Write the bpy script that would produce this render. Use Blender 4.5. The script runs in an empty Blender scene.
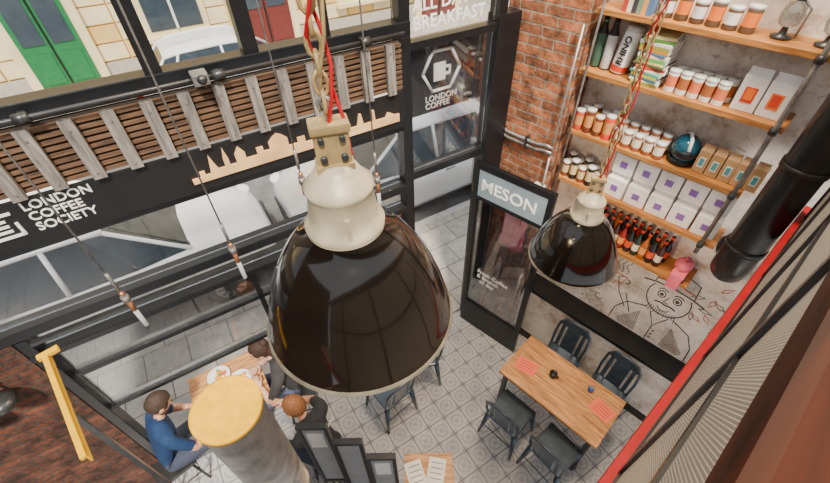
import bpy, bmesh, math, random
from mathutils import Vector, Matrix, Quaternion
random.seed(7)
C=bpy.context
R=math.radians
# ------------------------------------------------------------------ materials
MATS={}
def new_mat(name):
    m=bpy.data.materials.new(name); m.use_nodes=True
    return m, m.node_tree.nodes, m.node_tree.links, m.node_tree.nodes['Principled BSDF']
def mat(name,col,rough=.5,metal=0.,var=.12,scale=8.,bump=0.,emit=0.,coat=0.,bscale=None,spec=.5):
    if name in MATS: return MATS[name]
    m,N,L,b=new_mat(name)
    b.inputs['Roughness'].default_value=rough; b.inputs['Metallic'].default_value=metal; b.inputs['Specular IOR Level'].default_value=spec
    if coat: b.inputs['Coat Weight'].default_value=coat
    tc=N.new('ShaderNodeTexCoord'); no=N.new('ShaderNodeTexNoise')
    no.inputs['Scale'].default_value=scale; no.inputs['Detail'].default_value=4
    L.new(tc.outputs['Object'],no.inputs['Vector'])
    cr=N.new('ShaderNodeValToRGB')
    cr.color_ramp.elements[0].position=.3; cr.color_ramp.elements[1].position=.7
    cr.color_ramp.elements[0].color=(*[max(0,c*(1-var)) for c in col],1)
    cr.color_ramp.elements[1].color=(*[min(1,c*(1+var)) for c in col],1)
    L.new(no.outputs['Fac'],cr.inputs['Fac']); L.new(cr.outputs['Color'],b.inputs['Base Color'])
    if bump:
        n2=N.new('ShaderNodeTexNoise'); n2.inputs['Scale'].default_value=bscale or scale*4; n2.inputs['Detail'].default_value=5
        L.new(tc.outputs['Object'],n2.inputs['Vector'])
        bp=N.new('ShaderNodeBump'); bp.inputs['Strength'].default_value=bump; bp.inputs['Distance'].default_value=.01
        L.new(n2.outputs['Fac'],bp.inputs['Height']); L.new(bp.outputs['Normal'],b.inputs['Normal'])
    if emit:
        b.inputs['Emission Color'].default_value=(*col,1); b.inputs['Emission Strength'].default_value=emit
    MATS[name]=m; return m
def mnode(N,L,op,a,b=None,c=None):
    n=N.new('ShaderNodeMath'); n.operation=op
    for i,v in enumerate((a,b,c)):
        if v is None: continue
        if isinstance(v,(int,float)): n.inputs[i].default_value=v
        else: L.new(v,n.inputs[i])
    return n.outputs[0]
def brick_mat(name,c1,c2,mortar,sx=.22,sy=.075,flat=False,rough=.85):
    m,N,L,b=new_mat(name); b.inputs['Roughness'].default_value=rough
    tc=N.new('ShaderNodeTexCoord'); sp=N.new('ShaderNodeSeparateXYZ'); L.new(tc.outputs['Object'],sp.inputs[0])
    cb=N.new('ShaderNodeCombineXYZ')
    if flat: L.new(sp.outputs['X'],cb.inputs[0]); L.new(sp.outputs['Y'],cb.inputs[1])
    else: L.new(mnode(N,L,'ADD',sp.outputs['X'],sp.outputs['Y']),cb.inputs[0]); L.new(sp.outputs['Z'],cb.inputs[1])
    nd=N.new('ShaderNodeTexNoise'); nd.inputs['Scale'].default_value=14; L.new(cb.outputs[0],nd.inputs['Vector'])
    va=N.new('ShaderNodeVectorMath'); va.operation='MULTIPLY_ADD'; L.new(nd.outputs['Color'],va.inputs[0]); va.inputs[1].default_value=(.0,.0,0) if flat else (.022,.016,0); L.new(cb.outputs[0],va.inputs[2])
    br=N.new('ShaderNodeTexBrick'); L.new(va.outputs[0],br.inputs['Vector'])
    br.inputs['Scale'].default_value=1; br.inputs['Brick Width'].default_value=sx; br.inputs['Row Height'].default_value=sy
    br.inputs['Mortar Size'].default_value=.008; br.inputs['Mortar Smooth'].default_value=.3
    br.inputs['Color1'].default_value=(*c1,1); br.inputs['Color2'].default_value=(*c2,1); br.inputs['Mortar'].default_value=(*mortar,1)
    no=N.new('ShaderNodeTexNoise'); no.inputs['Scale'].default_value=8; no.inputs['Detail'].default_value=8; no.inputs['Roughness'].default_value=.7; L.new(tc.outputs['Object'],no.inputs['Vector'])
    cr=N.new('ShaderNodeValToRGB'); cr.color_ramp.elements[0].position=.36; cr.color_ramp.elements[0].color=(.22,.2,.19,1); cr.color_ramp.elements[1].position=.64; cr.color_ramp.elements[1].color=(1.5,1.45,1.4,1)
    L.new(no.outputs['Fac'],cr.inputs['Fac'])
    mx=N.new('ShaderNodeMix'); mx.data_type='RGBA'; mx.blend_type='MULTIPLY'; mx.inputs[0].default_value=.25 if flat else .9
    L.new(br.outputs['Color'],mx.inputs[6]); L.new(cr.outputs['Color'],mx.inputs[7]); L.new(mx.outputs[2],b.inputs['Base Color'])
    bp=N.new('ShaderNodeBump'); bp.inputs['Strength'].default_value=.3 if flat else 1; bp.inputs['Distance'].default_value=.018; bp.invert=True
    L.new(mnode(N,L,'ADD',br.outputs['Fac'],mnode(N,L,'MULTIPLY',no.outputs['Fac'],-1.0)),bp.inputs['Height']); L.new(bp.outputs['Normal'],b.inputs['Normal'])
    MATS[name]=m; return m
def glass_mat(name,tint=(.9,.95,1),refl=.12,dirt=.0):
    m,N,L,b=new_mat(name); N.remove(b); out=N['Material Output']
    tr=N.new('ShaderNodeBsdfTransparent'); tr.inputs[0].default_value=(*tint,1)
    gl=N.new('ShaderNodeBsdfGlossy'); gl.inputs['Roughness'].default_value=.03
    mx=N.new('ShaderNodeMixShader'); fr=N.new('ShaderNodeFresnel'); fr.inputs[0].default_value=1.45
    fac=mnode(N,L,'ADD',mnode(N,L,'MULTIPLY',fr.outputs[0],.5),refl*.3)
    L.new(fac,mx.inputs[0]); L.new(tr.outputs[0],mx.inputs[1]); L.new(gl.outputs[0],mx.inputs[2]); L.new(mx.outputs[0],out.inputs[0])
    MATS[name]=m; return m
def plaster_mat():
    m,N,L,b=new_mat('plaster'); b.inputs['Roughness'].default_value=.9
    tc=N.new('ShaderNodeTexCoord')
    n1=N.new('ShaderNodeTexNoise'); n1.inputs['Scale'].default_value=2.6; n1.inputs['Detail'].default_value=8; n1.inputs['Roughness'].default_value=.7
    L.new(tc.outputs['Object'],n1.inputs['Vector'])
    cr=N.new('ShaderNodeValToRGB'); e=cr.color_ramp.elements
    e[0].position=.35; e[0].color=(.38,.28,.20,1); e[1].position=.58; e[1].color=(.84,.80,.74,1)
    x=e.new(.46); x.color=(.66,.60,.54,1)
    L.new(n1.outputs['Fac'],cr.inputs['Fac'])
    vo=N.new('ShaderNodeTexVoronoi'); vo.feature='DISTANCE_TO_EDGE'; vo.inputs['Scale'].default_value=2.6
    n2=N.new('ShaderNodeTexNoise'); n2.inputs['Scale'].default_value=4; L.new(tc.outputs['Object'],n2.inputs['Vector'])
    ad=N.new('ShaderNodeVectorMath'); ad.operation='ADD'; L.new(tc.outputs['Object'],ad.inputs[0]); L.new(n2.outputs['Color'],ad.inputs[1]); L.new(ad.outputs[0],vo.inputs['Vector'])
    ck=mnode(N,L,'LESS_THAN',vo.outputs['Distance'],.006)
    mx=N.new('ShaderNodeMix'); mx.data_type='RGBA'; L.new(mnode(N,L,'MULTIPLY',ck,.5),mx.inputs[0]); L.new(cr.outputs[0],mx.inputs[6]); mx.inputs[7].default_value=(.2,.13,.09,1)
    L.new(mx.outputs[2],b.inputs['Base Color'])
    bp=N.new('ShaderNodeBump'); bp.inputs['Strength'].default_value=.3; bp.inputs['Distance'].default_value=.01; L.new(n1.outputs['Fac'],bp.inputs['Height']); L.new(bp.outputs['Normal'],b.inputs['Normal'])
    MATS['plaster']=m; return m
def tile_mat():
    m,N,L,b=new_mat('floor_tiles'); b.inputs['Roughness'].default_value=.28
    tc=N.new('ShaderNodeTexCoord'); sp=N.new('ShaderNodeSeparateXYZ'); L.new(tc.outputs['Object'],sp.inputs[0])
    T=.2
    fx=mnode(N,L,'FRACT',mnode(N,L,'DIVIDE',sp.outputs['X'],T)); fy=mnode(N,L,'FRACT',mnode(N,L,'DIVIDE',sp.outputs['Y'],T))
    ax=mnode(N,L,'ABSOLUTE',mnode(N,L,'SUBTRACT',fx,.5)); ay=mnode(N,L,'ABSOLUTE',mnode(N,L,'SUBTRACT',fy,.5))
    edge=mnode(N,L,'GREATER_THAN',mnode(N,L,'MAXIMUM',ax,ay),.478)
    r=mnode(N,L,'SQRT',mnode(N,L,'ADD',mnode(N,L,'MULTIPLY',ax,ax),mnode(N,L,'MULTIPLY',ay,ay)))
    ring=mnode(N,L,'LESS_THAN',mnode(N,L,'ABSOLUTE',mnode(N,L,'SUBTRACT',r,.3)),.04)
    dia=mnode(N,L,'LESS_THAN',mnode(N,L,'ADD',ax,ay),.15)
    cx=mnode(N,L,'SUBTRACT',.5,ax); cy=mnode(N,L,'SUBTRACT',.5,ay)
    cor=mnode(N,L,'LESS_THAN',mnode(N,L,'ADD',cx,cy),.22)
    cross=mnode(N,L,'LESS_THAN',mnode(N,L,'ABSOLUTE',mnode(N,L,'SUBTRACT',ax,ay)),.02)
    pat=mnode(N,L,'MAXIMUM',mnode(N,L,'MAXIMUM',ring,cross),mnode(N,L,'MAXIMUM',dia,cor))
    no=N.new('ShaderNodeTexNoise'); no.inputs['Scale'].default_value=2.5; no.inputs['Detail'].default_value=6; L.new(tc.outputs['Object'],no.inputs['Vector'])
    cr=N.new('ShaderNodeValToRGB'); cr.color_ramp.elements[0].position=.3; cr.color_ramp.elements[0].color=(.38,.38,.40,1); cr.color_ramp.elements[1].position=.7; cr.color_ramp.elements[1].color=(.60,.59,.58,1)
    L.new(no.outputs['Fac'],cr.inputs[0])
    m1=N.new('ShaderNodeMix'); m1.data_type='RGBA'; L.new(mnode(N,L,'MULTIPLY',pat,.36),m1.inputs[0]); L.new(cr.outputs[0],m1.inputs[6]); m1.inputs[7].default_value=(.10,.14,.22,1)
    m2=N.new('ShaderNodeMix'); m2.data_type='RGBA'; L.new(edge,m2.inputs[0]); L.new(m1.outputs[2],m2.inputs[6]); m2.inputs[7].default_value=(.13,.13,.14,1)
    L.new(m2.outputs[2],b.inputs['Base Color'])
    MATS['floor_tiles']=m; return m
def wood_mat(name,c1,c2,scale=6,axis='X',rough=.45,stretch=10,spec=.5):
    m,N,L,b=new_mat(name); b.inputs['Roughness'].default_value=rough; b.inputs['Specular IOR Level'].default_value=spec
    tc=N.new('ShaderNodeTexCoord'); mp=N.new('ShaderNodeMapping'); L.new(tc.outputs['Object'],mp.inputs[0])
    s=[stretch]*3; s['XYZ'.index(axis)]=1; mp.inputs['Scale'].default_value=s
    no=N.new('ShaderNodeTexNoise'); no.inputs['Scale'].default_value=scale; no.inputs['Detail'].default_value=8; no.inputs['Distortion'].default_value=.6; L.new(mp.outputs[0],no.inputs['Vector'])
    cr=N.new('ShaderNodeValToRGB'); cr.color_ramp.elements[0].position=.32; cr.color_ramp.elements[0].color=(*c1,1); cr.color_ramp.elements[1].position=.68; cr.color_ramp.elements[1].color=(*c2,1)
    L.new(no.outputs[0],cr.inputs[0]); L.new(cr.outputs[0],b.inputs['Base Color'])
    bp=N.new('ShaderNodeBump'); bp.inputs['Strength'].default_value=.2; bp.inputs['Distance'].default_value=.004; L.new(no.outputs[0],bp.inputs['Height']); L.new(bp.outputs[0],b.inputs['Normal'])
    MATS[name]=m; return m
def mesh_panel_mat():
    m,N,L,b=new_mat('expanded_metal'); b.inputs['Roughness'].default_value=.55; b.inputs['Metallic'].default_value=.1
    tc=N.new('ShaderNodeTexCoord'); sp=N.new('ShaderNodeSeparateXYZ'); L.new(tc.outputs['Object'],sp.inputs[0])
    fx=mnode(N,L,'MULTIPLY',sp.outputs['X'],330); fz=mnode(N,L,'MULTIPLY',sp.outputs['Z'],260)
    a=mnode(N,L,'ABSOLUTE',mnode(N,L,'SINE',mnode(N,L,'ADD',fx,fz))); c=mnode(N,L,'ABSOLUTE',mnode(N,L,'SINE',mnode(N,L,'SUBTRACT',fx,fz)))
    w=mnode(N,L,'MINIMUM',a,c)
    cr=N.new('ShaderNodeValToRGB'); cr.color_ramp.elements[0].position=.28; cr.color_ramp.elements[0].color=(.60,.56,.50,1); cr.color_ramp.elements[1].position=.5; cr.color_ramp.elements[1].color=(.12,.11,.10,1)
    L.new(w,cr.inputs[0]); L.new(cr.outputs[0],b.inputs['Base Color'])
    MATS['expanded_metal']=m; return m

black=mat('black_frame',(.007,.008,.010),.34,0,.2)
brickm=brick_mat('brick_red',(.50,.18,.08),(.25,.10,.05),(.34,.27,.21))
brickd=brick_mat('brick_dark',(.15,.05,.028),(.07,.032,.022),(.07,.05,.04),.17,.06)
glass=glass_mat('window_glass',(.98,.99,1),.03)
plaster=plaster_mat(); tiles=tile_mat()
shelfwood=wood_mat('shelf_wood',(.30,.11,.025),(.58,.26,.07),axis='X')
tablewood=wood_mat('table_wood',(.32,.13,.035),(.74,.38,.15),5,axis='X',rough=.45)
railwood=wood_mat('rail_wood',(.012,.003,.001),(.055,.012,.004),3,axis='X',rough=.6,spec=.2)
greywood=wood_mat('grey_wood',(.10,.09,.08),(.32,.29,.26),5,axis='Z',rough=.8)
brownslat=wood_mat('brown_slat',(.055,.03,.018),(.20,.11,.06),5,axis='X',rough=.8)
meshp=mesh_panel_mat()
red=mat('red_paint',(.45,.003,.010),.5,spec=.3); yellow=mat('yellow_paint',(.72,.40,.0),.55,0,.12,30,.15,spec=.2)
steel=mat('galvanised',(.32,.31,.30),.42,.75,.4,14,.1); steeld=mat('dark_steel',(.08,.082,.085),.35,.7,.2)
gunmetal=mat('gunmetal',(.09,.12,.155),.3,.7,.25,10)
white=mat('white_paint',(.88,.87,.85),.5,0,.05); cream=mat('cream_enamel',(.46,.40,.27),.4,.0,.32,14)
gold=mat('gold_leaf',(.75,.47,.20),.45,.1,.15)
enamel=mat('brown_black_enamel',(.012,.009,.007),.14,.2,.5,4,.0,coat=.6)
# ------------------------------------------------------------------ mesh builder
class MB:
    def __init__(s): s.bm=bmesh.new(); s.mats=[]
    def mi(s,m):
        if m not in s.mats: s.mats.append(m)
        return s.mats.index(m)
    def _fin(s,geom,m,smooth=False):
        i=s.mi(m)
        for f in geom: f.material_index=i; f.smooth=smooth
    def box(s,c,d,m,rot=None,bev=0,piv=None):
        r=bmesh.ops.create_cube(s.bm,size=1); vs=r['verts']
        for v in vs: v.co=Vector((v.co.x*d[0],v.co.y*d[1],v.co.z*d[2]))
        if rot is not None:
            for v in vs: v.co=rot@v.co
        for v in vs: v.co+=Vector(c)
        fs=list({f for v in vs for f in v.link_faces}); s._fin(fs,m)
        if bev:
            es=list({e for v in vs for e in v.link_edges})
            rr=bmesh.ops.bevel(s.bm,geom=es,offset=bev,segments=2,affect='EDGES',profile=.6)
            s._fin(rr['faces'],m)
        return vs
    def b2(s,x0,x1,y0,y1,z0,z1,m,bev=0): return s.box(((x0+x1)/2,(y0+y1)/2,(z0+z1)/2),(abs(x1-x0),abs(y1-y0),abs(z1-z0)),m,None,bev)
    def tube(s,pts,r,m,seg=10,cap=True,smooth=True):
        pts=[Vector(p) for p in pts]; n=len(pts); rs=r if isinstance(r,(list,tuple)) else [r]*n
        rings=[]; up=None
        for i,p in enumerate(pts):
            t=(pts[min(i+1,n-1)]-pts[max(i-1,0)]).normalized()
            if up is None: up=t.orthogonal().normalized()
            up=(up-t*up.dot(t)).normalized(); bi=t.cross(up)
            rings.append([s.bm.verts.new(p+(up*math.cos(a)+bi*math.sin(a))*rs[i]) for a in [2*math.pi*k/seg for k in range(seg)]])
        fs=[]
        for a,b in zip(rings,rings[1:]):
            for k in range(seg): fs.append(s.bm.faces.new((a[k],a[(k+1)%seg],b[(k+1)%seg],b[k])))
        s._fin(fs,m,smooth)
        if cap:
            s._fin([s.bm.faces.new(rings[0][::-1]),s.bm.faces.new(rings[-1])],m)
    def lathe(s,prof,c,m,seg=32,smooth=True,mats=None):
        c=Vector(c); rings=[]
        for r,z in prof:
            if r<1e-5: rings.append([s.bm.verts.new(c+Vector((0,0,z)))])
            else: rings.append([s.bm.verts.new(c+Vector((r*math.cos(2*math.pi*k/seg),r*math.sin(2*math.pi*k/seg),z))) for k in range(seg)])
        for j,(a,b) in enumerate(zip(rings,rings[1:])):
            fs=[]
            for k in range(seg):
                q=[a[k%len(a)],a[(k+1)%len(a)],b[(k+1)%len(b)],b[k%len(b)]]
                u=[]
                for v in q:
                    if v not in u: u.append(v)
                if len(u)>2: fs.append(s.bm.faces.new(u))
            s._fin(fs,mats[j] if mats else m,smooth)
    def poly(s,pts,dirv,m):   # extruded polygon
        dirv=Vector(dirv); a=[s.bm.verts.new(Vector(p)) for p in pts]; b=[s.bm.verts.new(Vector(p)+dirv) for p in pts]
        fs=[s.bm.faces.new(a),s.bm.faces.new(b[::-1])]; n=len(a)
        for i in range(n): fs.append(s.bm.faces.new((a[i],b[i],b[(i+1)%n],a[(i+1)%n])))
        s._fin(fs,m)
    def sph(s,c,r,m,rot=None,u=16,v=10):
        q=bmesh.ops.create_uvsphere(s.bm,u_segments=u,v_segments=v,radius=1)['verts']
        rr=r if isinstance(r,(tuple,list)) else (r,r,r)
        for x in q:
            x.co=Vector((x.co.x*rr[0],x.co.y*rr[1],x.co.z*rr[2]))
            if rot is not None: x.co=rot@x.co
            x.co+=Vector(c)
        s._fin(list({f for x in q for f in x.link_faces}),m,True); return q
    def done(s,name,M=None,parent=None):
        bmesh.ops.recalc_face_normals(s.bm,faces=s.bm.faces)
        me=bpy.data.meshes.new(name); s.bm.to_mesh(me); s.bm.free()
        for m in s.mats: me.materials.append(m)
        o=bpy.data.objects.new(name,me); C.collection.objects.link(o)
        if parent: o.parent=parent
        if M is not None: o.matrix_local=M if parent else M
        return o
def text(body,size,M,m,parent,name='lettering',ext=.002,align='LEFT',sp=1.0):
    cu=bpy.data.curves.new(name,'FONT'); cu.body=body; cu.size=size; cu.extrude=ext; cu.align_x=align; cu.resolution_u=3; cu.space_line=sp
    cu.offset=size*.012
    t=bpy.data.objects.new(name,cu); C.collection.objects.link(t)
    C.view_layer.update()
    me=bpy.data.meshes.new_from_object(t.evaluated_get(C.evaluated_depsgraph_get()))
    bpy.data.objects.remove(t); me.materials.clear(); me.materials.append(m)
    o=bpy.data.objects.new(name,me); C.collection.objects.link(o); o.parent=parent; o.matrix_local=M; return o
def TX(x,y,z,rz=0): return Matrix.Translation((x,y,z))@Matrix.Rotation(rz,4,'Z')@Matrix.Rotation(R(90),4,'X')
def frame(ox,oy,xx,xy):
    return Matrix(((xx,-xy,0,ox),(xy,xx,0,oy),(0,0,1,0),(0,0,0,1)))
u1=(.8581,.5135); n1=(-.5135,.8581); u2=(-.6934,.7206); n2=(.7206,.6934)
FM=frame(n1[0]*2.48,n1[1]*2.48,*u1)            # facade: x=s,y=outward
WM=frame(n2[0]*2.95,n2[1]*2.95,-u2[0],-u2[1])  # shelf wall: x=-t,y=into wall
m_=(math.sin(R(50)),math.cos(R(50))); RM=frame(0,0,*m_)
def at(M,x,y,z=0,rz=0): return M@Matrix.Translation((x,y,z))@Matrix.Rotation(rz,4,'Z')
# ------------------------------------------------------------------ shell
b=MB(); b.b2(-3.2,4.5,-6,.06,-.1,0,tiles); b.done('floor',FM)
b=MB(); b.b2(-1.33,3.6,.25,.4,0,5.2,plaster); b.b2(-1.32,3.4,.03,.25,0,.84,plaster); b.done('wall_right',WM)
b=MB(); b.b2(-1.98,-1.33,0,.4,0,5.2,brickm); b.done('brick_pillar',WM)
b=MB(); b.b2(-3.4,-1.37,-.06,.05,0,2.38,brickd); b.done('wall_front',FM)
b=MB(); b.b2(-3.55,-3.42,-4,.05,0,5.2,brickd); b.done('wall_left',FM)
b=MB(); b.b2(-1.32,3.4,-.0,.25,.845,.885,black); b.done('trim_1',WM)
b=MB(); b.b2(-1.32,3.4,.01,.03,0,.1,black); b.done('baseboard_right',WM)
# ------------------------------------------------------------------ facade windows
b=MB()  # upper window band
for x0,x1 in ((-3.4,-1.15),(-1.07,-.07),(.01,.42),(.5,1.36)):
    b.b2(x0,x1,0,.01,3.68,4.7,glass)
b.b2(1.48,2.2,0,.01,3.56,4.7,glass)
for x in (-1.11,-.03,.46,1.42,2.24): b.b2(x-.04,x+.04,-.04,.06,3.68 if x<1.4 else 3.56,4.7,black)
b.b2(-3.4,1.46,-.05,.07,3.60,3.69,black,.006); b.b2(-3.4,2.28,-.05,.07,4.7,4.8,black)
b.b2(.9,.93,-.02,.04,3.68,4.7,black)
w1=b.done('window_1',FM)
text('ALL DAY\nBREAKFAST',.115,TX(1.50,-.006,3.72),white,w1,'lettering',sp=.95)
b=MB()  # window over the doorway
b.b2(1.38,1.46,-.05,.06,0,3.6,black,.006); b.b2(2.2,2.42,-.05,.08,0,3.6,black,.006)
b.b2(1.46,2.2,-.04,.05,2.46,2.53,black); b.b2(1.46,2.2,-.04,.05,3.50,3.55,black); b.b2(1.46,2.2,0,.01,2.53,3.5,glass)
b.done('window_2',FM)
b=MB(); b.b2(1.5,2.16,.03,.05,2.98,3.49,mat('sign_black',(.022,.024,.028),.5)); b.b2(1.49,2.17,.025,.055,3.47,3.5,steeld); 
for x in (1.55,2.1): b.tube([(x,.04,3.48),(x,.04,3.505)],.006,steel,6)
hx,hz,hr=1.76,3.29,.165
P=[(hx+hr*math.cos(R(60*k)),hz+hr*math.sin(R(60*k))) for k in range(7)]
for (a,c),(d,e) in zip(P,P[1:]): b.tube([(a,.022,c),(d,.022,e)],.012,white,6)
b.b2(hx-.07,hx+.03,.016,.026,3.22,3.35,white); b.b2(hx+.03,hx+.08,.016,.026,3.25,3.268,white); b.b2(hx+.065,hx+.08,.016,.026,3.25,3.32,white); b.b2(hx+.03,hx+.08,.016,.026,3.302,3.32,white)
sg=b.done('hanging_sign',FM); text('LONDON\nCOFFEE',.066,TX(1.62,.026,3.068),white,sg,sp=.85)
# louvre panel
b=MB(); b.b2(-3.4,1.37,-.045,-.02,3.27,3.59,mat('slat_back',(.03,.022,.018),.8))
for k in range(9): b.b2(-3.4,1.37,-.075,-.045,3.285+k*.034,3.305+k*.034,brownslat)
x=-3.3
while x<1.33:
    b.b2(x,x+.06,-.10,-.07,3.265,3.59,greywood); b.tube([(x+.03,-.105,3.30),(x+.03,-.098,3.30)],.006,steel,6); b.tube([(x+.03,-.105,3.54),(x+.03,-.098,3.54)],.006,steel,6); x+=.175
b.done('slatted_wood_panel',FM)
b=MB(); b.tube([(-3.4,-.12,3.65),(1.37,-.12,3.65)],.011,steeld,12)
for x in (-2.2,-.6,.25,1.1):
    b.tube([(x-.03,-.12,3.65),(x+.03,-.12,3.65)],.024,steeld,12); b.b2(x-.015,x+.015,-.12,-.055,3.64,3.66,steeld)
b.b2(.12,.2,-.15,-.06,3.62,3.68,steel,.008); b.tube([(.16,-.15,3.65),(.16,-.2,3.67)],.018,steel,10); b.sph((.16,-.21,3.675),.024,steeld); b.done('awning_shaft',FM)
# banner with skyline
b=MB(); b.b2(-3.4,1.37,-.07,-.055,2.99,3.262,mat('banner_black',(.006,.006,.007),.6),.004)
tan=mat('skyline_tan',(.80,.48,.22),.6,0,.3,5)
def sky(pts): b.poly([(x,-.071,z) for x,z in pts],(0,-.012,0),tan)
z0=3.055
prof=[(-.08,.03),(-.03,.03),(-.03,.06),(.0,.06),(.0,.035),(.03,.035),(.04,.09),(.05,.14),(.065,.09),(.08,.05),(.12,.05),(.12,.09),(.135,.16),(.15,.09),(.15,.05),(.19,.05),(.19,.1),(.22,.14),(.25,.1),(.25,.06),(.32,.06),(.32,.1),(.36,.1),(.36,.07),(.4,.07),(.4,.11),(.43,.135),(.46,.15),(.49,.135),(.52,.11),(.52,.06),(.58,.06),(.58,.09),(.63,.09),(.63,.05),(.7,.05),(.7,.14),(.715,.185),(.73,.14),(.73,.05),(.8,.05),(.8,.08),(.86,.08),(.88,.13),(.9,.08),(.95,.08),(.95,.05),(1.0,.05),(1.02,.12),(1.035,.12),(1.05,.05),(1.12,.05),(1.12,.12),(1.135,.12),(1.14,.05),(1.22,.05),(1.24,.08),(1.3,.05),(1.33,.05)]
sky([(-.08,z0)]+[(x,z0+h*1.14) for x,h in prof]+[(1.33,z0)])
bn=b.done('banner_sign',FM)
text('LONDON\nCOFFEE\nSOCIETY',.070,TX(-.85,-.072,3.195),white,bn,sp=.92)
b=MB(); 
for q in ((-1.04,-.90,3.07,3.084),(-1.04,-.90,3.20,3.214),(-1.04,-1.026,3.07,3.214),(-1.005,-.94,3.105,3.117),(-1.005,-.94,3.135,3.147),(-1.005,-.94,3.165,3.177),(-.914,-.90,3.07,3.15)): b.b2(q[0],q[1],-.078,-.0705,q[2],q[3],white)
b.done('logo',None,bn)
# lower windows
b=MB()
b.b2(-3.4,1.38,0,.01,2.46,2.99,glass)
b.b2(-3.4,1.38,-.06,.07,2.385,2.46,black,.006); b.b2(-3.4,1.38,-.04,.06,2.94,2.98,black)
b.b2(-1.33,1.38,0,.01,2.24,2.38,glass); b.b2(-1.37,1.38,-.07,.05,2.18,2.23,black,.006)
b.b2(-1.365,-1.30,-.06,.06,0,2.38,black,.005)
b.b2(-1.29,.35,0,.01,1.40,2.17,glass); b.b2(-1.29,.35,-.025,.03,1.365,1.40,black,.004)
b.b2(-.01,.03,-.03,.04,1.38,2.2,black); b.b2(.35,.41,-.05,.05,0,2.2,black)
b.b2(-1.29,.35,-.03,.04,1.86,1.90,black,.004)
b.b2(.41,1.38,0,.01,.35,2.17,glass); b.b2(.41,1.38,-.03,.05,0,.35,black); b.b2(.88,.92,-.04,.05,.3,2.2,black)
b.b2(-1.29,.35,-.09,-.05,2.34,2.36,steeld)
b.done('window_3',FM)
# ------------------------------------------------------------------ door
DM=frame(.585,3.215,.737,-.676)
b=MB(); blk=black
b.b2(0,.055,-.025,.025,0.01,2.4,blk,.004); b.b2(.745,.8,-.025,.025,0.01,2.4,blk,.004); b.b2(.055,.745,-.025,.025,2.34,2.4,blk); b.b2(.055,.745,-.025,.025,0.01,.42,blk)
b.b2(.055,.745,-.02,.02,2.04,2.34,mat('door_sign_blue',(.20,.27,.33),.4)); b.b2(.055,.745,-.025,.025,2.0,2.04,blk)
b.b2(.055,.745,-.004,.004,.42,2.0,glass_mat('door_glass',(.97,.99,1),.45))
b.tube([(.69,-.03,1.0),(.69,-.08,1.02),(.69,-.08,1.35),(.69,-.03,1.37)],.012,steel,8)
for z in (.3,1.2,2.1): b.tube([(-.005,0,z-.05),(-.005,0,z+.05)],.015,steeld,8)
d=b.done('door_1',DM); text('MESON',.175,TX(.085,-.022,2.125),white,d)
text('Fresh Coffee\n& Brunch\n  all day',.075,TX(.16,-.012,1.0),mat('chalk',(.8,.8,.78),.9),d)
# ------------------------------------------------------------------ shelves
b=MB()
SH=[(3.70,-1.30,1.2),(3.30,-1.31,-.04),(2.84,-1.28,-.04),(2.40,-1.28,-.0),(1.95,-.95,-.0)]
for z,x0,x1 in SH: b.b2(x0,x1,0,.249,z-.035,z,shelfwood,.003)
b.tube([(-.08,-.022,2.3),(-.08,-.022,4.6)],.015,steel,10)
for z in (3.68,3.28,2.82,2.38): b.tube([(-.08,-.022,z-.02),(-.08,-.022,z+.02)],.023,steeld,10)
b.tube([(-1.25,-.02,1.9),(-1.25,-.02,4.6)],.009,steel,10)
b.done('wall_shelf',WM)
col=lambda n,c,r=.55: mat(n,c,r)
paperw=col('bag_white',(.86,.85,.85)); kraft=col('kraft',(.54,.32,.15)); purple=col('purple_label',(.24,.12,.46)); redl=col('red_label',(.72,.05,.02)); tinm=col('tin_lid',(.6,.6,.58),.3)
brownj=col('brown_jar',(.18,.05,.02),.2); blackm=col('black_item',(.012,.012,.012),.35); orange=col('orange',(.85,.20,.02))
def bag(b,x,y,z,w,d,h,m,lab,rz=0,lc=None):
    rot=Matrix.Rotation(rz,3,'Z'); vs=b.box((x,y,z+h*.41),(w,d,h*.82),m,rot,.006)
    b.poly([Vector((x,y,z+h*.8))+rot@Vector(p) for p in ((-w*.47,-d*.45,0),(w*.47,-d*.45,0),(w*.45,-.006,h*.13),(-w*.45,-.006,h*.13))],rot@Vector((0,d*.4,0)),m)
    b.box(Vector((x,y,z+h*.93)),(w*.92,.014,h*.12),m,rot,.003)
    b.box(Vector((x,y,z+h*.4))+rot@Vector((0,-d*.5-.001,0)),(w*.5,.004,h*.36),lab,rot)
    if lc: b.box(Vector((x,y,z+h*.42))+rot@Vector((0,-d*.5-.004,0)),(w*.34,.003,h*.26),lc,rot)
def can(b,x,y,z,r,h,body,lid,lab):
    b.lathe([(0,0),(r*.96,0),(r,.006),(r,h*.25),(r,h*.75),(r,h-.02),(r*.97,h-.018),(r*1.02,h-.016),(r*1.02,h),(0,h)],(x,y,z),body,18,mats=[body,body,body,lab,body,body,lid,lid,lid])
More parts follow.
